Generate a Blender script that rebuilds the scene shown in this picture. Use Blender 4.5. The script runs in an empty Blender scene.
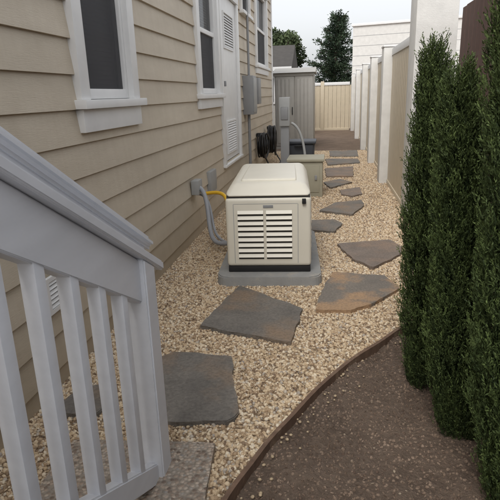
import bpy, bmesh, math, random
import numpy as np
from mathutils import Vector, Matrix
random.seed(7); rng=np.random.default_rng(7)
scene=bpy.context.scene
COL=scene.collection

# ---------------------------------------------------------------- helpers
def new_mat(name):
    m=bpy.data.materials.new(name); m.use_nodes=True
    nt=m.node_tree; b=nt.nodes["Principled BSDF"]; return m,nt,b
def N(nt,t,**k):
    n=nt.nodes.new(t)
    for a,v in k.items(): setattr(n,a,v)
    return n
def coords(nt,kind="Object",scale=(1,1,1)):
    c=N(nt,"ShaderNodeTexCoord"); mp=N(nt,"ShaderNodeMapping"); mp.inputs["Scale"].default_value=scale
    nt.links.new(c.outputs[kind],mp.inputs["Vector"]); return mp.outputs["Vector"]
def noise(nt,vec,scale,detail=4,rough=.55):
    n=N(nt,"ShaderNodeTexNoise"); n.inputs["Scale"].default_value=scale; n.inputs["Detail"].default_value=detail
    n.inputs["Roughness"].default_value=rough; nt.links.new(vec,n.inputs["Vector"]); return n.outputs["Fac"]
def ramp(nt,fac,stops):
    r=N(nt,"ShaderNodeValToRGB"); cr=r.color_ramp
    while len(cr.elements)<len(stops): cr.elements.new(.5)
    for e,(p,c) in zip(cr.elements,stops): e.position=p; e.color=(*c,1)
    nt.links.new(fac,r.inputs["Fac"]); return r.outputs["Color"]
def mix(nt,fac,a,b,mode="MIX"):
    m=N(nt,"ShaderNodeMix",data_type="RGBA",blend_type=mode)
    for v,i in ((fac,0),(a,6),(b,7)):
        if hasattr(v,"is_output"): nt.links.new(v,m.inputs[i])
        elif i==0: m.inputs[0].default_value=v
        else: m.inputs[i].default_value=(*v,1)
    return m.outputs[2]
def bump(nt,b,h,strength=.3,dist=.01):
    bp=N(nt,"ShaderNodeBump"); bp.inputs["Strength"].default_value=strength; bp.inputs["Distance"].default_value=dist
    nt.links.new(h,bp.inputs["Height"]); nt.links.new(bp.outputs["Normal"],b.inputs["Normal"])
def painted(name,col,var=.10,rough=.5,nscale=(3,3,3),bstr=.08,bscale=60,dirt=None):
    m,nt,b=new_mat(name); v=coords(nt,scale=nscale)
    f=noise(nt,v,2.5,6,.6)
    c=ramp(nt,f,[(.3,tuple(x*(1-var) for x in col)),(.7,tuple(min(1,x*(1+var*.6)) for x in col))])
    if dirt:
        v2=coords(nt); f2=noise(nt,v2,9,8,.7)
        g=ramp(nt,f2,[(.52,(0,0,0)),(.72,(1,1,1))]); c=mix(nt,g,c,dirt)
    nt.links.new(c,b.inputs["Base Color"]); b.inputs["Roughness"].default_value=rough
    bump(nt,b,noise(nt,coords(nt),bscale,3),bstr,.004); return m
def obj_from(name,verts,faces,mat=None,parent=None,smooth=False):
    me=bpy.data.meshes.new(name); me.from_pydata(verts,[],faces); me.update()
    o=bpy.data.objects.new(name,me); COL.objects.link(o)
    if mat: me.materials.append(mat)
    if parent: o.parent=parent
    if smooth: me.polygons.foreach_set("use_smooth",[True]*len(me.polygons))
    return o
def empty(name,loc=(0,0,0),rotz=0):
    o=bpy.data.objects.new(name,None); o.location=loc; o.rotation_euler=(0,0,rotz); COL.objects.link(o); return o
def box(name,x0,x1,y0,y1,z0,z1,mat,parent=None,bev=0.0,seg=2):
    bm=bmesh.new(); bmesh.ops.create_cube(bm,size=1)
    for v in bm.verts:
        v.co=Vector(((x0+x1)/2+v.co.x*(x1-x0),(y0+y1)/2+v.co.y*(y1-y0),(z0+z1)/2+v.co.z*(z1-z0)))
    if bev>0: bmesh.ops.bevel(bm,geom=bm.edges[:],offset=bev,segments=seg,affect='EDGES',profile=.6)
    me=bpy.data.meshes.new(name); bm.to_mesh(me); bm.free(); me.materials.append(mat)
    if bev>0:
        me.polygons.foreach_set("use_smooth",[True]*len(me.polygons))
        try: me.set_sharp_from_angle(angle=math.radians(40))
        except Exception: pass
    o=bpy.data.objects.new(name,me); COL.objects.link(o)
    if parent: o.parent=parent
    return o
def tube(name,pts,r,mat,parent=None,bez=True):
    cu=bpy.data.curves.new(name,'CURVE'); cu.dimensions='3D'; cu.bevel_depth=r; cu.bevel_resolution=4; cu.use_fill_caps=True
    s=cu.splines.new('NURBS' if bez else 'POLY'); s.points.add(len(pts)-1)
    for p,q in zip(s.points,pts): p.co=(*q,1)
    if bez: s.order_u=min(4,len(pts)); s.use_endpoint_u=True; s.resolution_u=8
    cu.materials.append(mat)
    o=bpy.data.objects.new(name,cu); COL.objects.link(o)
    if parent: o.parent=parent
    return o

# ---------------------------------------------------------------- materials
m,nt,b=new_mat("siding_paint")
f=noise(nt,coords(nt,scale=(3,.7,3)),2.5,6,.6)
c=ramp(nt,f,[(.3,(.49,.425,.33)),(.7,(.57,.50,.395))])
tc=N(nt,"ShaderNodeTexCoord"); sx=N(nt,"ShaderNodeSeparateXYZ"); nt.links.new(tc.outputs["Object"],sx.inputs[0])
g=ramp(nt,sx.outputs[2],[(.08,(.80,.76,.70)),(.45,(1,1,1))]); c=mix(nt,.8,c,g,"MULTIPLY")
st_=noise(nt,coords(nt,scale=(1,6,.6)),3,5,.7); c=mix(nt,.5,c,ramp(nt,st_,[(.35,(.90,.88,.86)),(.6,(1,1,1))]),"MULTIPLY")
nt.links.new(c,b.inputs["Base Color"]); b.inputs["Roughness"].default_value=.6
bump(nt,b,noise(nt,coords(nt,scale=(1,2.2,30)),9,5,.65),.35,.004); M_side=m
M_white=painted("white_trim",(.74,.74,.73),.05,.45,bstr=.05)
M_rail=painted("white_rail",(.70,.715,.75),.07,.4,(6,1,6),.3,30)
M_block=painted("white_stucco",(.66,.65,.62),.09,.8,bstr=.5,bscale=90)
M_tan=painted("tan_vinyl",(.54,.465,.345),.06,.45)
M_shed=painted("shed_plastic",(.36,.345,.315),.06,.55)
M_gen=painted("generator_enamel",(.69,.655,.555),.03,.38,bstr=.05,bscale=200)
M_genpad=painted("composite_pad",(.27,.27,.26),.15,.85,bstr=.4,dirt=(.36,.33,.28))
M_black=painted("black_rubber",(.012,.012,.013),.2,.5)
M_slot=painted("slot_dark",(.05,.048,.044),.1,.8)
M_grey=painted("grey_metal",(.25,.255,.26),.06,.45)
M_lgrey=painted("grey_box_paint",(.33,.335,.33),.06,.45)
M_bluegrey=painted("darkgrey_plastic",(.055,.06,.07),.08,.5)
M_boxtan=painted("utility_tan",(.33,.31,.235),.08,.6)
M_yellow=painted("yellow_gas_pipe",(.75,.45,.03),.08,.4)
M_flex=painted("grey_conduit",(.28,.29,.31),.1,.5)
M_roof=painted("dark_roof",(.06,.055,.05),.2,.9,bstr=.6)
M_wood=painted("brown_boards",(.085,.045,.035),.2,.8,(8,8,.6),.4)
M_bender=painted("edging_board",(.15,.092,.06),.35,.85,(10,10,3),.5,dirt=(.29,.215,.145))
M_dark=painted("dark_interior",(.05,.05,.055),.2,.9)
M_blind=painted("blinds",(.32,.32,.33),.05,.7)
M_step=painted("porch_step_grey",(.32,.32,.33),.1,.7)

m,nt,b=new_mat("window_glass")
b.inputs["Base Color"].default_value=(.02,.022,.025,1); b.inputs["Roughness"].default_value=.04
tr=N(nt,"ShaderNodeBsdfTransparent"); mx=N(nt,"ShaderNodeMixShader"); mx.inputs[0].default_value=.55
nt.links.new(tr.outputs[0],mx.inputs[2]); nt.links.new(b.outputs[0],mx.inputs[1]); nt.links.new(mx.outputs[0],nt.nodes["Material Output"].inputs[0]); M_glass=m
m,nt,b=new_mat("insect_screen")
b.inputs["Base Color"].default_value=(.075,.075,.08,1); b.inputs["Roughness"].default_value=.8
tr=N(nt,"ShaderNodeBsdfTransparent"); mx=N(nt,"ShaderNodeMixShader"); mx.inputs[0].default_value=.5
nt.links.new(tr.outputs[0],mx.inputs[2]); nt.links.new(b.outputs[0],mx.inputs[1]); nt.links.new(mx.outputs[0],nt.nodes["Material Output"].inputs[0]); M_screen=m

m,nt,b=new_mat("gravel_bed"); v=coords(nt)
vo=N(nt,"ShaderNodeTexVoronoi"); vo.inputs["Scale"].default_value=90; nt.links.new(v,vo.inputs["Vector"])
sep=N(nt,"ShaderNodeSeparateColor"); nt.links.new(vo.outputs["Color"],sep.inputs[0])
PEB=[(0,(.16,.105,.065)),(.2,(.36,.255,.155)),(.45,(.51,.385,.245)),(.72,(.60,.48,.325)),(.9,(.69,.60,.46)),(1,(.30,.265,.235))]
c=ramp(nt,sep.outputs[0],PEB)
dk=ramp(nt,vo.outputs["Distance"],[(.25,(1,1,1)),(.75,(.35,.3,.25))])
c=mix(nt,1.0,c,dk,"MULTIPLY"); nt.links.new(c,b.inputs["Base Color"]); b.inputs["Roughness"].default_value=.85
inv=N(nt,"ShaderNodeMath",operation='SUBTRACT'); inv.inputs[0].default_value=1; nt.links.new(vo.outputs["Distance"],inv.inputs[1])
bump(nt,b,inv.outputs[0],.9,.012); M_gravel=m
m,nt,b=new_mat("pebble"); oi=N(nt,"ShaderNodeObjectInfo")
c=ramp(nt,oi.outputs["Random"],PEB)
nt.links.new(c,b.inputs["Base Color"]); b.inputs["Roughness"].default_value=.7; M_peb=m
def soil(name,c1,c2,c3):
    m,nt,b=new_mat(name); v=coords(nt)
    f1=noise(nt,v,3,8,.65); f2=noise(nt,v,40,6,.7)
    c=ramp(nt,f1,[(.3,c1),(.6,c2)]); c=mix(nt,ramp(nt,f2,[(.45,(0,0,0)),(.7,(1,1,1))]),c,c3)
    nt.links.new(c,b.inputs["Base Color"]); b.inputs["Roughness"].default_value=.95
    ad=N(nt,"ShaderNodeMath",operation='ADD'); nt.links.new(f1,ad.inputs[0]); nt.links.new(f2,ad.inputs[1])
    bump(nt,b,ad.outputs[0],1.0,.05); return m
M_soil=soil("soil",(.135,.092,.065),(.235,.17,.124),(.285,.21,.155))
m,nt,b=new_mat("soil_clod"); oi=N(nt,"ShaderNodeObjectInfo"); geo=N(nt,"ShaderNodeNewGeometry")
f=noise(nt,geo.outputs["Position"],3.2,6,.6)
c=ramp(nt,oi.outputs["Random"],[(0,(.12,.08,.058)),(.45,(.21,.15,.108)),(.985,(.27,.20,.148)),(1,(.38,.31,.23))])
c=mix(nt,1,c,ramp(nt,f,[(.35,(.66,.64,.62)),(.62,(1.0,1.0,1.0))]),"MULTIPLY")
nt.links.new(c,b.inputs["Base Color"]); b.inputs["Roughness"].default_value=.95; M_clod=m
def stone(name,a,b2,rust,lo=.55,hi=.75):
    m,nt,b=new_mat(name); v=coords(nt)
    f=noise(nt,v,4,8,.6); f2=noise(nt,v,2.6,6,.6); f3=noise(nt,v,70,4)
    c=ramp(nt,f,[(.3,a),(.7,b2)]); g=ramp(nt,f2,[(lo,(0,0,0)),(hi,(1,1,1))]); c=mix(nt,g,c,rust)
    c=mix(nt,.25,c,ramp(nt,f3,[(.35,(.1,.1,.1)),(.7,(.9,.9,.9))]),"OVERLAY")
    nt.links.new(c,b.inputs["Base Color"]); b.inputs["Roughness"].default_value=.7
    st=ramp(nt,f,[(.40,(0,0,0)),(.43,(.3,.3,.3)),(.52,(.35,.35,.35)),(.55,(.7,.7,.7)),(.64,(.75,.75,.75)),(.67,(1,1,1))])
    ad=N(nt,"ShaderNodeMath",operation='MULTIPLY_ADD'); nt.links.new(st,ad.inputs[0]); ad.inputs[1].default_value=.5; nt.links.new(f3,ad.inputs[2])
    bump(nt,b,ad.outputs[0],.7,.008); return m
M_st_grey=stone("slate_grey",(.115,.105,.093),(.185,.168,.145),(.215,.155,.105),.48,.66)
M_st_mix=stone("slate_rust",(.13,.115,.098),(.20,.172,.14),(.34,.22,.125),.49,.59)
M_st_brown=stone("slate_brown",(.145,.115,.093),(.21,.168,.137),(.27,.185,.125),.48,.7)
m,nt,b=new_mat("aggregate"); v=coords(nt)
vo=N(nt,"ShaderNodeTexVoronoi"); vo.inputs["Scale"].default_value=70; nt.links.new(v,vo.inputs["Vector"])
sep=N(nt,"ShaderNodeSeparateColor"); nt.links.new(vo.outputs["Color"],sep.inputs[0])
c=ramp(nt,sep.outputs[1],[(0,(.17,.125,.095)),(.4,(.36,.28,.215)),(.75,(.48,.40,.32)),(1,(.28,.26,.235))])
c=mix(nt,ramp(nt,vo.outputs["Distance"],[(.40,(0,0,0)),(.65,(1,1,1))]),c,(.28,.24,.195))
nt.links.new(c,b.inputs["Base Color"]); b.inputs["Roughness"].default_value=.8
inv=N(nt,"ShaderNodeMath",operation='SUBTRACT'); inv.inputs[0].default_value=1; nt.links.new(vo.outputs["Distance"],inv.inputs[1]); bump(nt,b,inv.outputs[0],.9,.012); M_agg=m
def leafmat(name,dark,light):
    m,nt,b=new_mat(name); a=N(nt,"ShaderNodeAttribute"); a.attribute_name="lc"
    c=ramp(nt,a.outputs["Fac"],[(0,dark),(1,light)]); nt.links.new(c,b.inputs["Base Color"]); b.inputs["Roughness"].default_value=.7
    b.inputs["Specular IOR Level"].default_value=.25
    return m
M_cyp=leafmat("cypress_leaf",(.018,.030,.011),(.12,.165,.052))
M_pine=leafmat("pine_leaf",(.014,.026,.018),(.055,.085,.048))
M_tree=leafmat("broad_leaf",(.02,.035,.015),(.10,.13,.06))
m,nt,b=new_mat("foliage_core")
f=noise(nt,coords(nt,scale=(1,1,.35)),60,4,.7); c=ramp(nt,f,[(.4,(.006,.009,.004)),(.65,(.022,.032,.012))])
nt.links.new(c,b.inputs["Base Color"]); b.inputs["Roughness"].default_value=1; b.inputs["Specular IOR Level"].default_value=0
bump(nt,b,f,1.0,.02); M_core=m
M_bark=painted("bark",(.08,.06,.045),.3,.9,bstr=.6)

# ---------------------------------------------------------------- ground
obj_from("ground",[(-300,-300,-.05),(300,-300,-.05),(300,600,-.05),(-300,600,-.05)],[(0,1,2,3)],M_soil)
edge=[(.80,4.1),(.77,3.7),(.70,3.3),(.61,3.05),(.51,2.89),(.38,2.72),(.22,2.50),(.06,2.27),(-.07,2.02),(-.18,1.78),(-.26,1.58),(-.325,1.38),(-.38,1.15),(-.41,.85),(-.42,.5),(-.42,-1)]
def catmull(P,n=6):
    out=[]
    for i in range(len(P)-1):
        p0=P[max(i-1,0)];p1=P[i];p2=P[i+1];p3=P[min(i+2,len(P)-1)]
        for k in range(n):
            t=k/n
            out.append(tuple(.5*((2*p1[j])+(-p0[j]+p2[j])*t+(2*p0[j]-5*p1[j]+4*p2[j]-p3[j])*t*t+(-p0[j]+3*p1[j]-3*p2[j]+p3[j])*t**3) for j in range(2)))
    out.append(P[-1]); return out
E=catmull(edge)
right=[(.84,12.3),(.84,4.2)]+E
vs=[];fs=[]
for (x,y) in right: vs+= [(-1.27,y,0.0),(x,y,0.0)]
for i in range(len(right)-1): fs.append((2*i,2*i+2,2*i+3,2*i+1))
gravel=obj_from("gravel_path",vs,fs,M_gravel)
nx,ny=70,150
vs=[];fs=[]
from mathutils import noise as mn
Ea=sorted(E,key=lambda p:p[1])
def ex(y): return float(np.interp(y,[p[1] for p in Ea],[p[0] for p in Ea]))
for j in range(ny+1):
    y=-1+6.4*j/ny; x0=ex(y)+.004
    for i in range(nx+1):
        x=x0+(1.17-x0)*i/nx
        z=-.014+.026*mn.noise(Vector((x*5,y*5,0)))+.014*mn.noise(Vector((x*20,y*20,3)))+.006*mn.noise(Vector((x*55,y*55,7)))
        vs.append((x,y,z))
for j in range(ny):
    for i in range(nx):
        a=j*(nx+1)+i; fs.append((a,a+1,a+nx+2,a+nx+1))
soilbed=obj_from("planting_bed",vs,fs,M_soil,smooth=True)
obj_from("rear_soil",[(-8,12.3,-.012),(8,12.3,-.012),(8,30,-.012),(-8,30,-.012)],[(0,1,2,3)],M_soil)
def ribbon(name,pts,t,z0,z1,mat):
    vs=[];fs=[];n=len(pts)
    for i,(x,y) in enumerate(pts):
        a=pts[max(i-1,0)];c=pts[min(i+1,n-1)]
        d=Vector((c[0]-a[0],c[1]-a[1])).normalized(); nn=Vector((-d.y,d.x))*t/2
        zz=z1+.003*math.sin(i*.7)
        vs+=[(x+nn.x,y+nn.y,z0),(x-nn.x,y-nn.y,z0),(x-nn.x,y-nn.y,zz),(x+nn.x,y+nn.y,zz)]
    for i in range(n-1):
        for k in range(4): fs.append((4*i+k,4*i+(k+1)%4,4*i+4+(k+1)%4,4*i+4+k))
    fs+=[(0,1,2,3),(4*n-1,4*n-2,4*n-3,4*n-4)]
    return obj_from(name,vs,fs,mat)
ribbon("garden_edging",E,.018,-.05,.024,M_bender)

def scatter(o,mat,near,far,rmin,rmax,ysplit,zs=(.55,1.0),seed=0,subd=2):
    ng=bpy.data.node_groups.new("scatter_"+o.name,"GeometryNodeTree")
    ng.interface.new_socket("Geometry",in_out='INPUT',socket_type='NodeSocketGeometry')
    ng.interface.new_socket("Geometry",in_out='OUTPUT',socket_type='NodeSocketGeometry')
    L=ng.links; A=ng.nodes.new
    gi=A("NodeGroupInput"); go=A("NodeGroupOutput")
    d=A("GeometryNodeDistributePointsOnFaces"); L.new(gi.outputs[0],d.inputs["Mesh"]); d.inputs["Seed"].default_value=seed
    p=A("GeometryNodeInputPosition"); s=A("ShaderNodeSeparateXYZ"); L.new(p.outputs[0],s.inputs[0])
    mr=A("ShaderNodeMapRange"); L.new(s.outputs[1],mr.inputs["Value"]); mr.inputs["From Min"].default_value=ysplit; mr.inputs["From Max"].default_value=ysplit+2
    mr.inputs["To Min"].default_value=1; mr.inputs["To Max"].default_value=far/near
    rv0=A("FunctionNodeRandomValue"); rv0.data_type='FLOAT'
    d.inputs["Density"].default_value=near
    cmp=A("FunctionNodeCompare"); cmp.data_type='FLOAT'; cmp.operation='GREATER_THAN'
    L.new(rv0.outputs[1],cmp.inputs[0]); L.new(mr.outputs[0],cmp.inputs[1])
    dg=A("GeometryNodeDeleteGeometry"); dg.domain='POINT'; L.new(d.outputs["Points"],dg.inputs["Geometry"]); L.new(cmp.outputs[0],dg.inputs["Selection"])
    ico=A("GeometryNodeMeshIcoSphere"); ico.inputs["Radius"].default_value=1; ico.inputs["Subdivisions"].default_value=subd
    sm=A("GeometryNodeSetMaterial"); sm.inputs["Material"].default_value=mat; L.new(ico.outputs[0],sm.inputs[0])
    ss=A("GeometryNodeSetShadeSmooth"); L.new(sm.outputs[0],ss.inputs[0]); ss.inputs["Shade Smooth"].default_value=(subd>1)
    iop=A("GeometryNodeInstanceOnPoints"); L.new(dg.outputs[0],iop.inputs["Points"]); L.new(ss.outputs[0],iop.inputs["Instance"])
    rs=A("FunctionNodeRandomValue"); rs.data_type='FLOAT_VECTOR'; rs.inputs[0].default_value=(rmin,rmin,rmin*zs[0]); rs.inputs[1].default_value=(rmax,rmax,rmax*zs[1]); rs.inputs["Seed"].default_value=3
    rr=A("FunctionNodeRandomValue"); rr.data_type='FLOAT_VECTOR'; rr.inputs[0].default_value=(-.7,-.7,0); rr.inputs[1].default_value=(.7,.7,6.28); rr.inputs["Seed"].default_value=5
    L.new(rr.outputs[0],iop.inputs["Rotation"]); L.new(rs.outputs[0],iop.inputs["Scale"])
    j=A("GeometryNodeJoinGeometry"); L.new(gi.outputs[0],j.inputs[0]); L.new(iop.outputs[0],j.inputs[0]); L.new(j.outputs[0],go.inputs[0])
    md=o.modifiers.new("scatter",'NODES'); md.node_group=ng
scatter(gravel,M_peb,8200,3200,.0040,.0108,4.5,(.6,1.0),1)
scatter(soilbed,M_clod,3600,900,.0016,.0080,5,(.5,1.0),2,1)

# ---------------------------------------------------------------- flagstones
def flag(pts,mat,h=.034,jit=.008,z0=-.01,name="flagstone"):
    out=[]; n=len(pts)
    for i in range(n):
        a=Vector(pts[i]);c=Vector(pts[(i+1)%n]); L=(c-a).length; k=max(2,int(L/.03))
        d=(c-a).normalized(); nn=Vector((d.y,-d.x)); ph=random.random()*50
        for q in range(k):
            t=q/k; amt=(jit*mn.noise(Vector((ph+t*L*9,0,0)))*2+jit*.6*mn.noise(Vector((ph+t*L*35,5,0)))) if q else 0
            out.append(a.lerp(c,t)+nn*amt)
    area=sum(out[i].x*out[(i+1)%len(out)].y-out[(i+1)%len(out)].x*out[i].y for i in range(len(out)))
    if area<0: out.reverse()
    bm=bmesh.new(); bot=[bm.verts.new((p.x,p.y,z0)) for p in out]
    top=[bm.verts.new((p.x,p.y,h+.002*mn.noise(Vector((p.x*8,p.y*8,1))))) for p in out]; m2=len(out)
    ft=bm.faces.new(top)
    for i in range(m2): bm.faces.new((bot[i],bot[(i+1)%m2],top[(i+1)%m2],top[i]))
    bmesh.ops.bevel(bm,geom=[e for e in ft.edges],offset=.004,segments=2,affect='EDGES')
    bmesh.ops.recalc_face_normals(bm,faces=bm.faces[:])
    me=bpy.data.meshes.new(name); bm.to_mesh(me); bm.free(); me.materials.append(mat)
    o=bpy.data.objects.new(name,me); COL.objects.link(o); return o
S=[([(-.90,2.26),(-.79,2.37),(-.48,2.35),(-.42,2.07),(-.36,1.87),(-.40,1.80),(-.67,1.77),(-.84,1.81)],M_st_grey),
([(-1.16,1.84),(-1.13,1.98),(-1.03,2.03),(-.96,1.95),(-.96,1.80),(-1.10,1.78)],M_st_grey),
([(-.61,3.36),(-.15,2.99),(-.19,2.52),(-.73,2.69),(-.70,2.88)],M_st_grey),
([(.04,3.68),(.41,3.62),(.48,3.38),(.29,3.10),(.14,2.97),(-.07,2.97),(-.04,3.30)],M_st_mix),
([(.08,4.45),(.54,4.60),(.62,4.38),(.58,4.15),(.34,3.81),(.19,4.02)],M_st_brown),
([(-.20,5.33),(.07,5.37),(.14,5.2),(.06,4.88),(-.20,4.92)],M_st_grey),
([(.08,6.24),(.40,6.41),(.41,6.07),(.25,5.6),(-.10,5.8)],M_st_grey),
([(.15,7.1),(.43,7.32),(.43,6.8),(.29,6.66),(.16,6.8)],M_st_brown),
([(-.08,7.75),(.17,8.04),(.34,7.74),(.02,7.28)],M_st_grey),
([(-.07,9.2),(.42,9.42),(.38,8.3),(-.04,8.3)],M_st_brown),
([(-.08,10.6),(.56,10.55),(.57,9.95),(-.02,9.7)],M_st_grey),
([(0,12.1),(.62,12.15),(.59,11.0),(.02,11.07)],M_st_grey)]
for p,mt in S: flag(p,mt,h=random.uniform(.020,.028))
flag([(-.98,1.62),(-.42,1.66),(-.385,1.30),(-.42,1.0),(-.98,1.0)],M_agg,.024,.001,name="aggregate_paver")
bm=bmesh.new()
for k in range(55):
    y=random.uniform(1.3,3.0); x=ex(y)+.02+abs(random.gauss(0,.06)); z=-.004
    r_=random.uniform(.004,.008)
    M_=Matrix.Translation((x,y,z+r_*.3))@Matrix.Rotation(random.uniform(0,6),4,'Z')@Matrix.Diagonal((r_*1.2,r_,r_*.7,1))
    bmesh.ops.create_icosphere(bm,subdivisions=1,radius=1,matrix=M_)
me=bpy.data.meshes.new("stray_pebbles"); bm.to_mesh(me); bm.free()
M_stray=painted("stray_pebble",(.44,.34,.22),.35,.7,(40,40,40)); me.materials.append(M_stray); me.polygons.foreach_set("use_smooth",[True]*len(me.polygons))
COL.objects.link(bpy.data.objects.new("stray_pebbles",me))

# ---------------------------------------------------------------- house
house=empty("beige_house")
WX=-1.25; OUT=.018; EXP=.165
HY0,HY1=-4.0,11.75; HZ=3.6
openings=[(2.62,3.25,1.30,2.75),(5.12,5.95,1.32,2.75),(6.18,7.25,.52,2.42),(7.75,8.45,2.42,3.0),(9.25,10.7,1.78,3.0)]
vs=[];fs=[]
def quad(a,b_,c_,d_):
    k=len(vs); vs.extend([a,b_,c_,d_]); fs.append((k,k+1,k+2,k+3))
ycuts=sorted({HY0,HY1}|{o[0] for o in openings}|{o[1] for o in openings})
z=.10
while z<HZ:
    za,zb=z,min(z+EXP,HZ)
    def xo(zz): return WX+OUT*(1-(zz-za)/EXP)+.001
    for ya,yb in zip(ycuts[:-1],ycuts[1:]):
        rng_=[(za,zb)]
        for (o0,o1,p0,p1) in openings:
            if o0<=ya+1e-6 and yb<=o1+1e-6:
                nr=[]
                for (s0,s1) in rng_:
                    if p1<=s0 or p0>=s1: nr.append((s0,s1)); continue
                    if s0<p0: nr.append((s0,p0))
                    if s1>p1: nr.append((p1,s1))
                rng_=nr
        for (s0,s1) in rng_:
            quad((xo(s0),ya,s0),(xo(s0),yb,s0),(xo(s1),yb,s1),(xo(s1),ya,s1))
            if abs(s0-za)<1e-6: quad((WX-.004,ya,s0),(WX-.004,yb,s0),(xo(s0),yb,s0),(xo(s0),ya,s0))
    z+=EXP
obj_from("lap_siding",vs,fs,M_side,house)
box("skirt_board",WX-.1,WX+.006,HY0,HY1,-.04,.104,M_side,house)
box("backing_wall",-6.0,WX-.14,HY0,HY1,0,HZ,M_dark,house)
box("end_wall",-6.0,WX-.005,HY1-.02,HY1,0,HZ,M_side,house)
box("corner_trim",WX+.002,WX+.03,HY1-.10,HY1+.03,.06,HZ,M_white,house,.002)
for k in range(18):
    rr=random.randint(0,18); yy=random.uniform(1.7,11)
    zz=.10+rr*EXP
    if any(o[0]-.15<yy<o[1]+.15 for o in openings): continue
    obj_from("board_joint",[(WX+OUT+.0016,yy,zz+.002),(WX+OUT+.0016,yy+.003,zz+.002),(WX+.0026,yy+.003,zz+EXP-.004),(WX+.0026,yy,zz+EXP-.004)],[(0,1,2,3)],M_slot,house)
obj_from("roof",[(WX+.12,HY0-.3,3.62),(WX+.12,HY1+.3,3.62),(-4,HY1+.3,4.6),(-4,HY0-.3,4.6),(-6.6,HY1+.3,3.62),(-6.6,HY0-.3,3.62)],[(0,1,2,3),(3,2,4,5)],M_roof,house)
box("fascia",WX+.09,WX+.12,HY0-.3,HY1+.3,3.47,3.62,M_white,house)
def window(y0,y1,z0,z1,tw=.10,blinds=True,apron=.14,midf=.5):
    t=WX+OUT+.003; p=t+.022
    box("window_trim",t-.03,p,y0-tw,y0+.004,z0,z1,M_white,house,.003)
    box("window_trim",t-.03,p,y1-.004,y1+tw,z0,z1,M_white,house,.003)
    box("window_head",t-.03,p+.012,y0-tw-.02,y1+tw+.02,z1,z1+.12,M_white,house,.003)
    box("window_sill",t-.03,p+.035,y0-tw-.03,y1+tw+.03,z0-.045,z0,M_white,house,.005)
    if apron: box("window_apron",t-.03,p,y0-tw,y1+tw,z0-apron,z0-.047,M_white,house,.003)
    fx0,fx1=WX-.05,WX+.008
    fw=.04
    box("sash_frame",fx0,fx1,y0+.002,y0+fw,z0+.002,z1-.002,M_white,house,.004)
    box("sash_frame",fx0,fx1,y1-fw,y1-.002,z0+.002,z1-.002,M_white,house,.004)
    box("sash_frame",fx0,fx1,y0+fw,y1-fw,z0+.002,z0+.055,M_white,house,.004)
    box("sash_frame",fx0,fx1,y0+fw,y1-fw,z1-.05,z1-.002,M_white,house,.004)
    zm=z0+(z1-z0)*midf
    box("sash_rail",fx0+.005,fx1-.004,y0+fw,y1-fw,zm-.022,zm+.022,M_white,house,.004)
    box("sash_inner",WX-.03,WX-.016,y0+fw,y0+fw+.02,z0+.055,zm-.022,M_lgrey,house,.002)
    box("sash_inner",WX-.03,WX-.016,y1-fw-.02,y1-fw,z0+.055,zm-.022,M_lgrey,house,.002)
    box("glass",WX-.036,WX-.032,y0+fw,y1-fw,z0+.05,z1-.05,M_glass,house)
    box("screen",WX-.014,WX-.0135,y0+fw,y1-fw,z0+.05,zm-.02,M_screen,house)
    if blinds:
        v=[];f=[];zz=z0+.06
        while zz<z1-.05:
            k=len(v); v+=[(WX-.062,y0+fw,zz),(WX-.062,y1-fw,zz),(WX-.080,y1-fw,zz+.022),(WX-.080,y0+fw,zz+.022)]; f.append((k,k+1,k+2,k+3)); zz+=.026
        obj_from("blinds",v,f,M_blind,house)
window(2.62,3.25,1.30,2.75,midf=.62,apron=.16)
window(5.12,5.95,1.32,2.75,tw=.11,midf=.42)
window(7.75,8.45,2.42,3.0,tw=.08,apron=0)
window(9.25,10.7,1.78,3.0,tw=.12)
y0,y1,z0,z1=6.18,7.25,.52,2.42; t=WX+OUT+.003
box("door_trim",t-.03,t+.022,y0-.08,y0,z0-.02,z1,M_white,house,.003)
box("door_trim",t-.03,t+.022,y1,y1+.09,z0-.02,z1,M_white,house,.003)
box("door_head",t-.03,t+.026,y0-.10,y1+.10,z1,z1+.1,M_white,house,.003)
box("door_bottom_trim",t-.03,t+.03,y0-.10,y1+.10,z0-.05,z0-.021,M_white,house,.003)
box("door_leaf",WX-.03,WX+.010,y0+.006,y1-.006,z0+.006,z1-.006,M_white,house,.004)
def louv(name,ya,yb,za,zb,x,step,mat,back,par):
    box(name+"_back",x,x+.0015,ya,yb,za,zb,back,par)
    v=[];f=[];zz=za+.004
    while zz<zb-step*.6:
        k=len(v); v+=[(x+.012,ya,zz),(x+.012,yb,zz),(x+.003,yb,zz+step*.62),(x+.003,ya,zz+step*.62)]; f.append((k,k+1,k+2,k+3)); zz+=step
    obj_from(name+"_slats",v,f,mat,par)
    for a,b2,c2,d2 in ((ya-.02,ya,za-.02,zb+.02),(yb,yb+.02,za-.02,zb+.02),(ya,yb,za-.02,za),(ya,yb,zb,zb+.02)):
        box(name+"_rim",x-.001,x+.014,a,b2,c2,d2,mat,par)
louv("door_louvre_top",6.42,7.0,1.85,2.22,WX+.011,.03,M_white,M_lgrey,house)
louv("door_louvre_bottom",6.42,7.0,.62,.98,WX+.011,.03,M_white,M_lgrey,house)
box("door_handle",WX+.010,WX+.05,6.26,6.29,1.40,1.46,M_grey,house,.006)
louv("foundation_vent",2.0,2.19,.40,.53,t-.001,.022,M_white,M_slot,house)
box("outlet_cover",t-.02,t+.03,5.22,5.50,.33,.55,M_lgrey,house,.01)
box("electrical_panel",t-.02,t+.14,7.72,8.08,1.02,1.56,M_grey,house,.008)
box("panel_door",t+.14,t+.148,7.74,8.06,1.05,1.53,M_lgrey,house,.004)
tube("panel_conduit",[(t+.05,7.85,1.02),(t+.05,7.85,.1)],.022,M_grey,house,False)
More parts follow.
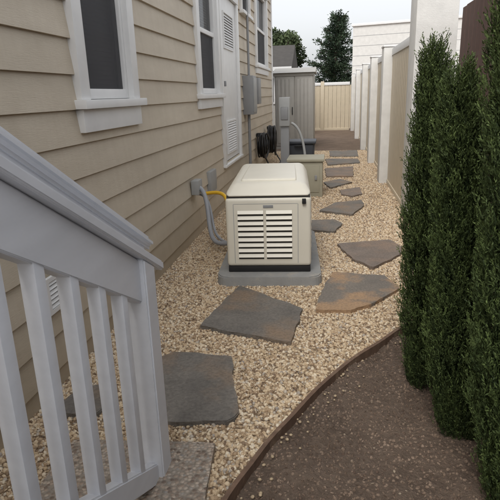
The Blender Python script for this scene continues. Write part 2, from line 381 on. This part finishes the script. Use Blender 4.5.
tube("panel_conduit",[(t+.05,7.95,1.56),(t+.05,7.95,3.4)],.018,M_grey,house,False)
box("meter_box",t-.02,t+.12,8.5,8.8,1.15,1.55,M_grey,house,.01)
def hosecoil(loc,R1,nl,hang):
    hose=empty("garden_hose",loc); pts=[]
    for k in range(nl):
        rr=R1*random.uniform(.8,1.15); sag=random.uniform(1.15,1.5); ox=random.uniform(-.05,.09); tw=random.uniform(-.25,.25); oy=random.uniform(-.03,.03)
        for q in range(20):
            a=math.pi/2+q/20*2*math.pi
            yy=rr*math.cos(a)+oy; zz=rr*math.sin(a)*(sag if math.sin(a)<0 else .9)
            pts.append((ox+tw*yy+random.uniform(-.006,.006),yy+.02*math.sin(zz*30),zz))
    tube("hose_loops",pts,.0125,M_black,hose)
    tube("hose_tail",[(0,.1,-.15),(.05,.2,-.35),(.15,.1,-.44),(.2,-.3,-hang),(.1,-.5,-hang),(-.02,-.4,-hang+.01)],.0125,M_black,hose)
    box("hose_hanger",-.09,.05,-.06,.06,R1*.8-.03,R1*.8+.03,M_black,hose,.01)
hosecoil((t+.09,9.0,.50),.17,14,.485)
hosecoil((t+.13,10.2,.50),.22,15,.485)

# ---------------------------------------------------------------- generator
gen=empty("standby_generator",(-.415,3.52,.07),math.radians(4))
GW,GL=.60,1.10
box("base_frame",-GW/2+.005,GW/2-.005,.01,GL-.01,0,.045,M_black,gen,.006)
box("housing",-GW/2,GW/2,0,GL,.045,.545,M_gen,gen,.03,5)
bm=bmesh.new(); bmesh.ops.create_cube(bm,size=1)
for v in bm.verts:
    top=v.co.z>0; sx_=1 if v.co.x>0 else -1; fr=v.co.y<0
    x=sx_*(GW/2+.008-(.05 if top else 0)); y=(-.012+(.10 if top else 0)) if fr else (GL+.012-(.06 if top else 0))
    v.co=Vector((x,y,(.632 if fr else .65) if top else .553))
bmesh.ops.bevel(bm,geom=bm.edges[:],offset=.036,segments=6,affect='EDGES',profile=.5)
me=bpy.data.meshes.new("lid"); bm.to_mesh(me); bm.free(); me.materials.append(M_gen); me.polygons.foreach_set("use_smooth",[True]*len(me.polygons))
lid=bpy.data.objects.new("lid",me); COL.objects.link(lid); lid.parent=gen
box("lid_recess",-GW/2+.01,GW/2-.01,.01,GL-.01,.540,.560,M_slot,gen)
box("lid_rib",-.20,.20,.17,GL-.12,.60,.650,M_gen,gen,.02,5)
def glouv(xa,xb):
    n=9; za,zb=.10,.455; st=(zb-za)/n
    for i in range(n):
        z_=za+i*st
        box("louvre_slot",xa,xb,-.0012,.002,z_,z_+st*.30,M_slot,gen)
        v=[(xa,-.001,z_+st*.98),(xb,-.001,z_+st*.98),(xb,-.014,z_+st*.42),(xa,-.014,z_+st*.42),(xa,-.001,z_+st*.30),(xb,-.001,z_+st*.30)]
        obj_from("louvre_hood",v,[(0,1,2,3),(3,2,5,4),(0,3,4),(1,5,2)],M_gen,gen)
glouv(-.215,-.035); glouv(-.015,.165)
for (a,b2,c2,d2) in ((-.245,-.241,.07,.5),(.205,.209,.07,.5)):
    box("panel_seam",a,b2,-.0008,.002,c2,d2,M_lgrey,gen)
box("panel_seam",-.241,.205,-.0008,.002,.500,.503,M_lgrey,gen)
box("badge",-.035,.035,-.003,.001,.472,.492,M_grey,gen,.001)
box("lid_latch",.235,.262,-.02,.004,.50,.535,M_black,gen,.004)
for sx_ in (-1,1):
    for yy in (.2,.45,.7):
        for i in range(6): box("side_louvre",sx_*(GW/2)-.004,sx_*(GW/2)+.006,yy-.08,yy+.08,.15+i*.045,.165+i*.045,M_gen,gen,.002)
bm=bmesh.new(); R_=.09; hw,y0p,y1p=.37,-.10,1.24; pr=[]
for cx,cy,a0 in ((hw-R_,y1p-R_,0),(-hw+R_,y1p-R_,90),(-hw+R_,y0p+R_,180),(hw-R_,y0p+R_,270)):
    for k in range(7):
        a=math.radians(a0+k*15); pr.append((cx+R_*math.cos(a),cy+R_*math.sin(a)))
tp=[bm.verts.new((x,y,-.002)) for x,y in pr]; bt=[bm.verts.new((x*1.02,y+(.01 if y>0 else -.01),-.09)) for x,y in pr]
ft=bm.faces.new(tp)
for i in range(len(pr)): bm.faces.new((bt[i],bt[(i+1)%len(pr)],tp[(i+1)%len(pr)],tp[i]))
bmesh.ops.bevel(bm,geom=list(ft.edges),offset=.008,segments=2,affect='EDGES')
me=bpy.data.meshes.new("mounting_pad"); bm.to_mesh(me); bm.free(); me.materials.append(M_genpad)
o=bpy.data.objects.new("mounting_pad",me); COL.objects.link(o); o.parent=gen
lines=empty("utility_lines")
tube("yellow_gas_line",[(WX+.03,5.05,.36),(-1.10,5.05,.38),(-1.00,5.0,.36),(-.96,4.86,.24),(-.93,4.72,.09),(-.88,4.58,.05),(-.80,4.5,.10),(-.70,4.46,.18)],.018,M_yellow,lines)
tube("flex_conduit",[(WX+.03,4.62,.50),(-1.14,4.6,.52),(-1.07,4.5,.35),(-1.03,4.3,.12),(-.93,4.18,.05),(-.72,4.15,.14)],.020,M_flex,lines)
tube("flex_conduit_small",[(WX+.03,4.7,.42),(-1.12,4.7,.43),(-1.05,4.55,.2),(-.97,4.3,.04),(-.72,4.2,.08)],.013,M_flex,lines)
box("junction_box",WX+.02,WX+.09,4.53,4.68,.44,.57,M_lgrey,lines,.008)

# ---------------------------------------------------------------- utility equipment behind
ped=empty("utility_pedestal",(-.62,7.5,0))
box("post",-.06,.06,-.05,.05,-.02,1.05,M_grey,ped,.01)
box("meter_head",-.075,.075,-.08,.08,.86,1.25,M_lgrey,ped,.015)
box("meter_face",-.05,.05,-.092,-.078,.95,1.12,M_grey,ped,.01)
tube("conduit",[(.09,0,.9),(.2,0,.85),(.28,0,.55),(.3,-.05,.3),(.25,-.1,0)],.018,M_lgrey,ped)
cab=empty("utility_cabinet",(-.30,6.72,0))
box("body",-.22,.22,-.0,.5,-.02,.45,M_boxtan,cab,.012)
box("top_cap",-.24,.24,-.02,.52,.452,.49,M_boxtan,cab,.012)
box("door_panel",-.18,.18,-.008,.002,.06,.41,M_boxtan,cab,.004)
box("latch",.12,.15,-.02,-.006,.22,.28,M_grey,cab,.003)
bn=empty("storage_bin",(-.44,7.9,0))
bm=bmesh.new(); bmesh.ops.create_cube(bm,size=1)
for v in bm.verts:
    s_=1 if v.co.z>0 else .82
    v.co=Vector((v.co.x*.46*s_,v.co.y*.4*s_,.29+v.co.z*.6))
bmesh.ops.bevel(bm,geom=bm.edges[:],offset=.02,segments=3,affect='EDGES')
me=bpy.data.meshes.new("tub"); bm.to_mesh(me); bm.free(); me.materials.append(M_bluegrey); o=bpy.data.objects.new("tub",me); COL.objects.link(o); o.parent=bn
box("lid",-.25,.25,-.22,.22,.59,.63,M_bluegrey,bn,.015)
box("handle",-.06,.06,-.245,-.22,.55,.58,M_black,bn,.005)

# ---------------------------------------------------------------- shed
shed=empty("garden_shed",(-.84,13.0,0))
box("walls",-.47,.45,.02,1.4,-.02,1.74,M_shed,shed)
for xa,xb in ((-.45,-.012),(.012,.43)):
    box("door",xa,xb,0,.03,.06,1.68,M_shed,shed,.008)
    n=4; w_=(xb-xa-.06)/n
    for i in range(n): box("door_rib",xa+.03+i*w_+.012,xa+.03+(i+1)*w_-.012,-.014,.002,.12,1.62,M_shed,shed,.006)
box("frame",-.49,.47,-.01,.05,1.685,1.76,M_shed,shed,.006)
obj_from("roof",[(-.52,-.08,1.762),(.50,-.08,1.762),(.50,1.5,1.762),(-.52,1.5,1.762),(-.52,.7,1.90),(.50,.7,1.90)],[(0,1,5,4),(4,5,2,3),(0,4,3),(1,2,5),(0,3,2,1)],M_shed,shed)
box("handle",-.06,-.04,-.03,0,.8,.98,M_black,shed,.003)

# ---------------------------------------------------------------- fences
fence=empty("vinyl_panel_fence")
def panelY(x,ya,yb,h,par):
    y=ya
    while y<yb-.01:
        e=min(y+.145,yb)
        box("slat",x,x+.03,y+.003,e-.003,.04,h-.09,M_tan,par,.004,1); y+=.145
    box("top_rail",x-.012,x+.042,ya,yb,h-.09,h,M_white,par,.006)
    box("bottom_rail",x-.012,x+.042,ya,yb,-.02,.06,M_tan,par,.006)
PY=[(5.45,5.85),(7.75,8.03),(10.0,10.28),(12.5,12.78),(15.5,15.78),(18.7,19.0)]
for i,(a,b2) in enumerate(PY):
    if i==0: box("pier",.79,1.17,a,b2,-.06,2.75,M_block,fence,.012)
    else:
        box("pier",.72,.96,a,b2,-.06,1.86,M_block,fence,.01)
        box("pier_cap",.71,.97,a-.01,b2+.01,1.862,1.885,M_white,fence,.006)
for (a,b2) in zip(PY[:-1],PY[1:]): panelY(.84,a[1],b2[0],1.84,fence)
bf=empty("back_fence",(0,19.2,0))
x=-6.0
while x<.68:
    box("slat",x+.003,x+.142,0,.03,.04,1.52,M_tan,bf,.004,1); x+=.145
box("top_rail",-6,.68,-.02,.05,1.52,1.62,M_white,bf,.006)
box("bottom_rail",-6,.68,-.02,.05,-.02,.07,M_tan,bf,.006)
for xx in (-4.4,-2.2,-.32,): box("post",xx,xx+.12,-.05,.07,-.02,1.66,M_tan,bf,.008)
wf=empty("wooden_fence")
y=-1.5
while y<5.3:
    box("board",1.18,1.20,y+.002,y+.136,-.06,2.0+random.uniform(-.01,.01),M_wood,wf,.002,1); y+=.14
box("rail",1.202,1.25,-1.5,5.4,1.7,1.79,M_wood,wf); box("rail",1.202,1.25,-1.5,5.4,.3,.39,M_wood,wf)

# ---------------------------------------------------------------- neighbouring buildings
nb=empty("white_block_building",(.95,24.5,0),math.radians(-14))
box("wall",0,14,0,8,-.03,3.95,M_block,nb)
box("parapet_cap",-.06,14.06,-.06,8.06,3.952,4.06,M_white,nb,.01)
for i in range(9): box("course_joint",.02,13.9,-.003,.004,.4*i+.35,.4*i+.365,M_grey,nb)
rb=empty("rear_cottage",(-4.5,16.2,0))
box("walls",0,3.15,0,2.6,-.02,2.0,M_shed,rb)
obj_from("roof",[(-.3,-.35,2.0),(3.4,-.35,2.0),(3.4,2.9,2.0),(-.3,2.9,2.0),(-.3,1.3,2.75),(3.4,1.3,2.75)],[(0,1,5,4),(4,5,2,3),(0,4,3),(1,2,5),(0,3,2,1)],M_roof,rb)
box("fascia",-.3,3.4,-.38,-.352,1.93,2.04,M_white,rb)
box("window_frame",1.7,2.9,-.03,.0,1.0,1.8,M_white,rb,.005)
box("window_pane",1.76,2.84,-.034,-.029,1.06,1.74,M_dark,rb)

# ---------------------------------------------------------------- railing and steps
st=empty("porch_stair_railing")
SL=-.567
def sloped(name,xa,xb,ya,yb,zt,zh,mat,bev=.005):
    f=lambda y:zt+SL*(y-.8)
    bm=bmesh.new(); V=[]
    for y in (ya,yb):
        for x,dz in ((xa,-zh),(xb,-zh),(xb,0),(xa,0)): V.append(bm.verts.new((x,y,f(y)+dz)))
    bm.faces.new(V[0:4][::-1]); bm.faces.new(V[4:8])
    for k in range(4): bm.faces.new((V[k],V[(k+1)%4],V[4+(k+1)%4],V[4+k]))
    bmesh.ops.recalc_face_normals(bm,faces=bm.faces[:])
    bmesh.ops.bevel(bm,geom=bm.edges[:],offset=bev,segments=3,affect='EDGES')
    me=bpy.data.meshes.new(name); bm.to_mesh(me); bm.free(); me.materials.append(mat)
    me.polygons.foreach_set("use_smooth",[True]*len(me.polygons))
    try: me.set_sharp_from_angle(angle=math.radians(35))
    except Exception: pass
    o=bpy.data.objects.new(name,me); COL.objects.link(o); o.parent=st
sloped("handrail",-.645,-.592,.0,1.66,1.325,.046,M_rail,.016)
sloped("handrail_shadow_filler",-.640,-.612,.0,1.61,1.285,.056,M_rail,.003)  # filler strip added under the handrail so the gap reads as a dark line
sloped("cap_rail",-.645,-.552,.0,1.62,1.232,.034,M_rail,.006)
sloped("top_rail",-.618,-.575,.0,1.455,1.196,.145,M_rail,.005)
sloped("bottom_rail",-.618,-.575,.0,1.455,.45,.085,M_rail,.005)
bm=bmesh.new(); V=[]
for (x,y) in ((-.645,1.452),(-.557,1.452),(-.557,1.54),(-.645,1.54)):
    V.append(bm.verts.new((x,y,-.03)))
for (x,y) in ((-.645,1.452),(-.557,1.452),(-.557,1.54),(-.645,1.54)):
    V.append(bm.verts.new((x,y,1.198+SL*(y-.8)-.001)))
bm.faces.new(V[4:8])
for k in range(4): bm.faces.new((V[k],V[(k+1)%4],V[4+(k+1)%4],V[4+k]))
bmesh.ops.bevel(bm,geom=bm.edges[:],offset=.005,segments=2,affect='EDGES')
me=bpy.data.meshes.new("newel_post"); bm.to_mesh(me); bm.free(); me.materials.append(M_rail); o=bpy.data.objects.new("newel_post",me); COL.objects.link(o); o.parent=st
y=1.33
while y>.02:
    zt=1.07+SL*(y-.8); zb=.42+SL*(y-.8)
    box("baluster",-.615,-.578,y-.0185,y+.0185,zb,zt,M_rail,st,.004)
    y-=.135
box("newel_post_upper",-.66,-.54,-.13,-.005,.3,1.80,M_rail,st,.006)
stp=empty("porch_steps")
for i in range(3):
    y1=.88-.28*i; z1=.17*(i+1)
    box("tread",-.67,.60,y1-.30,y1+.02,z1-.035,z1,M_step,stp,.004)
    box("riser",-.65,.58,y1-.02,y1,z1-.17 if i else -.03,z1-.036,M_white,stp)
box("landing",-.67,.60,-1.6,.02,.645,.68,M_step,stp,.004)
box("landing_riser",-.65,.58,0,.015,.515,.644,M_white,stp)
box("landing_skirt",-.65,.58,-1.58,-1.56,-.03,.64,M_white,stp)
for sx_ in (-.66,.57):
    obj_from("stringer",[(sx_,.88,-.03),(sx_,.88,.13),(sx_,.05,.64),(sx_,-1.55,.64),(sx_,-1.55,-.03),(sx_+.02,.88,-.03),(sx_+.02,.88,.13),(sx_+.02,.05,.64),(sx_+.02,-1.55,.64),(sx_+.02,-1.55,-.03)],
     [(0,1,2,3,4),(9,8,7,6,5),(0,5,6,1),(1,6,7,2),(2,7,8,3)],M_white,stp)

# ---------------------------------------------------------------- vegetation
def leaves_mesh(name,C,D,L,Wd,shade,mat,parent):
    n=len(C); rnd=rng.normal(size=(n,3)); side=np.cross(D,rnd); side/=np.linalg.norm(side,axis=1)[:,None]+1e-9
    a=C; b_=C+D*(L*.45)[:,None]+side*(Wd/2)[:,None]; c_=C+D*L[:,None]; d_=C+D*(L*.45)[:,None]-side*(Wd/2)[:,None]
    V=np.stack([a,b_,c_,d_],1).reshape(-1,3).astype(np.float32)
    me=bpy.data.meshes.new(name); me.vertices.add(4*n); me.vertices.foreach_set("co",V.ravel())
    me.loops.add(4*n); me.loops.foreach_set("vertex_index",np.arange(4*n,dtype=np.int32))
    me.polygons.add(n); me.polygons.foreach_set("loop_start",np.arange(0,4*n,4,dtype=np.int32)); me.polygons.foreach_set("loop_total",np.full(n,4,np.int32))
    me.update(calc_edges=True)
    at=me.attributes.new("lc",'FLOAT','FACE'); at.data.foreach_set("value",np.clip(shade,0,1).astype(np.float32))
    me.materials.append(mat); o=bpy.data.objects.new(name,me); COL.objects.link(o); o.parent=parent; return o
def cypress(loc,h,R0,lean,nb_=420,ns=11):
    root=empty("cypress_tree",(loc[0],loc[1],-.03)); ph=rng.uniform(0,6.28,8)
    def prof(t):
        return R0*np.minimum(1,(t*2.0+.55))*np.power(np.clip(1-t,0,1),.42)*(.96+.05*np.cos(t*9+ph[3]))*1.08
    tb=np.concatenate([rng.uniform(.0,.93,nb_-nb_//9)**.95,rng.uniform(-.01,.03,nb_//9)]); ab=rng.uniform(0,2*np.pi,nb_); lb=rng.uniform(.09,.20,nb_)*(1-.35*tb)
    rb_=prof(np.clip(tb+.03,0,.985))*rng.uniform(.66,1.06,nb_)
    bb=rng.uniform(.05,.85,nb_)
    n=nb_*ns; idx=np.repeat(np.arange(nb_),ns); s=np.tile(np.linspace(0,1,ns),nb_)+rng.uniform(-.05,.05,n)
    s=np.clip(s,0,1)
    zz=(tb[idx]*h*.95+lb[idx]*s*1.0); tt=np.clip(zz/h,0,1)
    wid=.023*np.sin(np.pi*(s*.85+.12))
    rr=np.minimum(rb_[idx],prof(np.minimum(tt,.97))*1.10+.012)*(.80+.22*s)+rng.normal(0,.006,n)
    a=ab[idx]+rng.normal(0,1,n)*wid/np.maximum(rr,.03)
    out=np.stack([np.cos(a),np.sin(a),np.zeros(n)],1)
    O=np.stack([lean[0]*tt,lean[1]*tt,zz],1)+out*(rr+rng.normal(0,1,n)*wid*.4)[:,None]
    D=out*rng.uniform(.10,.46,n)[:,None]+np.array([0,0,1])+rng.normal(0,.15,(n,3)); D/=np.linalg.norm(D,axis=1)[:,None]
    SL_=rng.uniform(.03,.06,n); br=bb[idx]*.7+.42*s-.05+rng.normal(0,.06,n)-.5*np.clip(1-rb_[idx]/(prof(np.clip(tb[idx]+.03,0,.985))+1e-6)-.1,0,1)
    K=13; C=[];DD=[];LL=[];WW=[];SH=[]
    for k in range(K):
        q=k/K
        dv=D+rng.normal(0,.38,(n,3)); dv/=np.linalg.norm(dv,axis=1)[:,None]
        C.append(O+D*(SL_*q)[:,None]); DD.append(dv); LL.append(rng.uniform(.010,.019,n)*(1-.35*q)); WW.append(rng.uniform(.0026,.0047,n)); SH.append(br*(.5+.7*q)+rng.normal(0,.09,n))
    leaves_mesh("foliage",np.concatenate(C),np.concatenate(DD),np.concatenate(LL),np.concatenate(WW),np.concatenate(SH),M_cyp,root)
    v=[];f=[];n1=40;n2=20
    for i in range(n1+1):
        tq=.05+.90*i/n1
        for j in range(n2):
            aa=2*math.pi*j/n2; r_=float(prof(np.array(tq)))*.52*(1+.15*math.sin(i*3.1+j*2.3))*min(1,.25+i*.25)
            v.append((lean[0]*tq+r_*math.cos(aa),lean[1]*tq+r_*math.sin(aa),tq*h*.965))
    for i in range(n1):
        for j in range(n2): f.append((i*n2+j,i*n2+(j+1)%n2,(i+1)*n2+(j+1)%n2,(i+1)*n2+j))
    obj_from("dark_inner_core",v,f,M_core,root,True)  # solid dark column added inside the foliage to block see-through
    tube("trunk",[(0,0,-.02),(lean[0]*.5,lean[1]*.5,h*.5),(lean[0]*.9,lean[1]*.9,h*.88)],.018,M_bark,root)
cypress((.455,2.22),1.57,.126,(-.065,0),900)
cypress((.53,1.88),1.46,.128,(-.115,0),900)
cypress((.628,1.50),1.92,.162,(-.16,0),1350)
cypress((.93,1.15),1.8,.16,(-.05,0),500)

def conifer(loc,h,R0,lean=0):
    root=empty("pine_tree",(loc[0],loc[1],-.03))
    tube("trunk",[(0,0,0),(lean*.3,0,h*.4),(lean,0,h*.97)],.09,M_bark,root)
    C=[];D=[];S_=[]
    for i in range(100):
        t=.12+.86*i/100; a=i*2.399+rng.uniform(-.5,.5); L=R0*(1-t)**.65*rng.uniform(.4,1.4)+.12
        base=np.array([lean*t,0,t*h]); d=np.array([math.cos(a),math.sin(a),rng.uniform(.05,.45)])
        n=int(260*L/R0)+60; s=rng.uniform(.1,1,n)
        P=base+d*(s*L)[:,None]+rng.normal(0,.08,(n,3)); C.append(P)
        dv=d+rng.normal(0,.5,(n,3)); D.append(dv/np.linalg.norm(dv,axis=1)[:,None]); S_.append(rng.uniform(0,.6)+.4*s+rng.normal(0,.1,n))
        tube("limb",[tuple(base),tuple(base+d*L)],.02,M_bark,root,False)
    C=np.concatenate(C);D=np.concatenate(D);n=len(C)
    leaves_mesh("foliage",C,D,rng.uniform(.08,.18,n),rng.uniform(.03,.06,n),np.concatenate(S_),M_pine,root)
conifer((.12,28),5.0,1.35,.25)
def broad(loc,h,R0,name="leafy_tree"):
    root=empty(name,(loc[0],loc[1],-.03)); tube("trunk",[(0,0,0),(.1,0,h*.4),(0,0,h*.7)],.12,M_bark,root)
    C=[];D=[];S_=[]
    for i in range(26):
        a=rng.uniform(0,6.28); el=rng.uniform(-.2,1.4); rr=R0*rng.uniform(.35,.8)
        c=np.array([rr*math.cos(a)*math.cos(el),rr*math.sin(a)*math.cos(el),h-R0*1.0+rr*math.sin(el)])
        tube("limb",[(0,0,h*.45),tuple(c)],.03,M_bark,root,False)
        n=520; P=rng.normal(0,1,(n,3)); P/=np.linalg.norm(P,axis=1)[:,None]; P=P*(R0*.32*rng.uniform(.4,1.05,n)**.5)[:,None]
        C.append(c+P); dv=rng.normal(0,1,(n,3)); D.append(dv/np.linalg.norm(dv,axis=1)[:,None]); S_.append(rng.uniform(.1,.7)+P[:,2]*.5+rng.normal(0,.1,n))
    C=np.concatenate(C);D=np.concatenate(D);n=len(C)
    leaves_mesh("foliage",C,D,rng.uniform(.1,.2,n),rng.uniform(.06,.12,n),np.concatenate(S_),M_tree,root)
broad((-2.5,29),4.6,1.5); broad((-4.6,30),4.8,1.7)

# ---------------------------------------------------------------- light, world, camera
w=bpy.data.worlds.new("World"); scene.world=w; w.use_nodes=True; nt=w.node_tree
sky=N(nt,"ShaderNodeTexSky"); sky.sky_type='NISHITA'; sky.sun_disc=False
EL,AZ=math.radians(52),math.radians(197)
sky.sun_elevation=EL; sky.sun_rotation=AZ; sky.dust_density=5; sky.air_density=1.0
hs=N(nt,"ShaderNodeHueSaturation"); hs.inputs["Saturation"].default_value=.25; hs.inputs["Value"].default_value=1.95; nt.links.new(sky.outputs[0],hs.inputs["Color"])
veil=mix(nt,.5,hs.outputs[0],(6.5,6.6,6.8))   # cloud veil evening out the clear-sky gradient
bg=nt.nodes["Background"]; nt.links.new(veil,bg.inputs[0]); bg.inputs[1].default_value=.15
sd=bpy.data.lights.new("overcast_sun",'SUN'); sd.energy=1.2; sd.angle=math.radians(25); sd.color=(1,.97,.93)
so=bpy.data.objects.new("overcast_sun",sd); COL.objects.link(so)
dirv=Vector((math.sin(AZ)*math.cos(EL),math.cos(AZ)*math.cos(EL),math.sin(EL)))
so.rotation_euler=dirv.to_track_quat('Z','Y').to_euler(); so.location=(0,0,8)

def basis(p,ps,r):
    p,ps,r=map(math.radians,(p,ps,r))
    fwd=Vector((-math.sin(ps)*math.cos(p),math.cos(ps)*math.cos(p),-math.sin(p)))
    ri=Vector((math.cos(ps),math.sin(ps),0)); up=ri.cross(fwd); s,c=math.sin(r),math.cos(r)
    return fwd,c*ri-s*up,s*ri+c*up
f,R,U=basis(16.64,8.9,1.84)
cd=bpy.data.cameras.new("Camera"); cd.sensor_width=36; cd.lens=36*520/500; cd.clip_start=.02; cd.clip_end=2000
cam=bpy.data.objects.new("Camera",cd); COL.objects.link(cam)
mw=Matrix((( R.x,U.x,-f.x,0),(R.y,U.y,-f.y,0),(R.z,U.z,-f.z,1.3),(0,0,0,1))); cam.matrix_world=mw
scene.camera=cam
scene.view_settings.view_transform='Standard'; scene.view_settings.look='None'; scene.view_settings.exposure=0
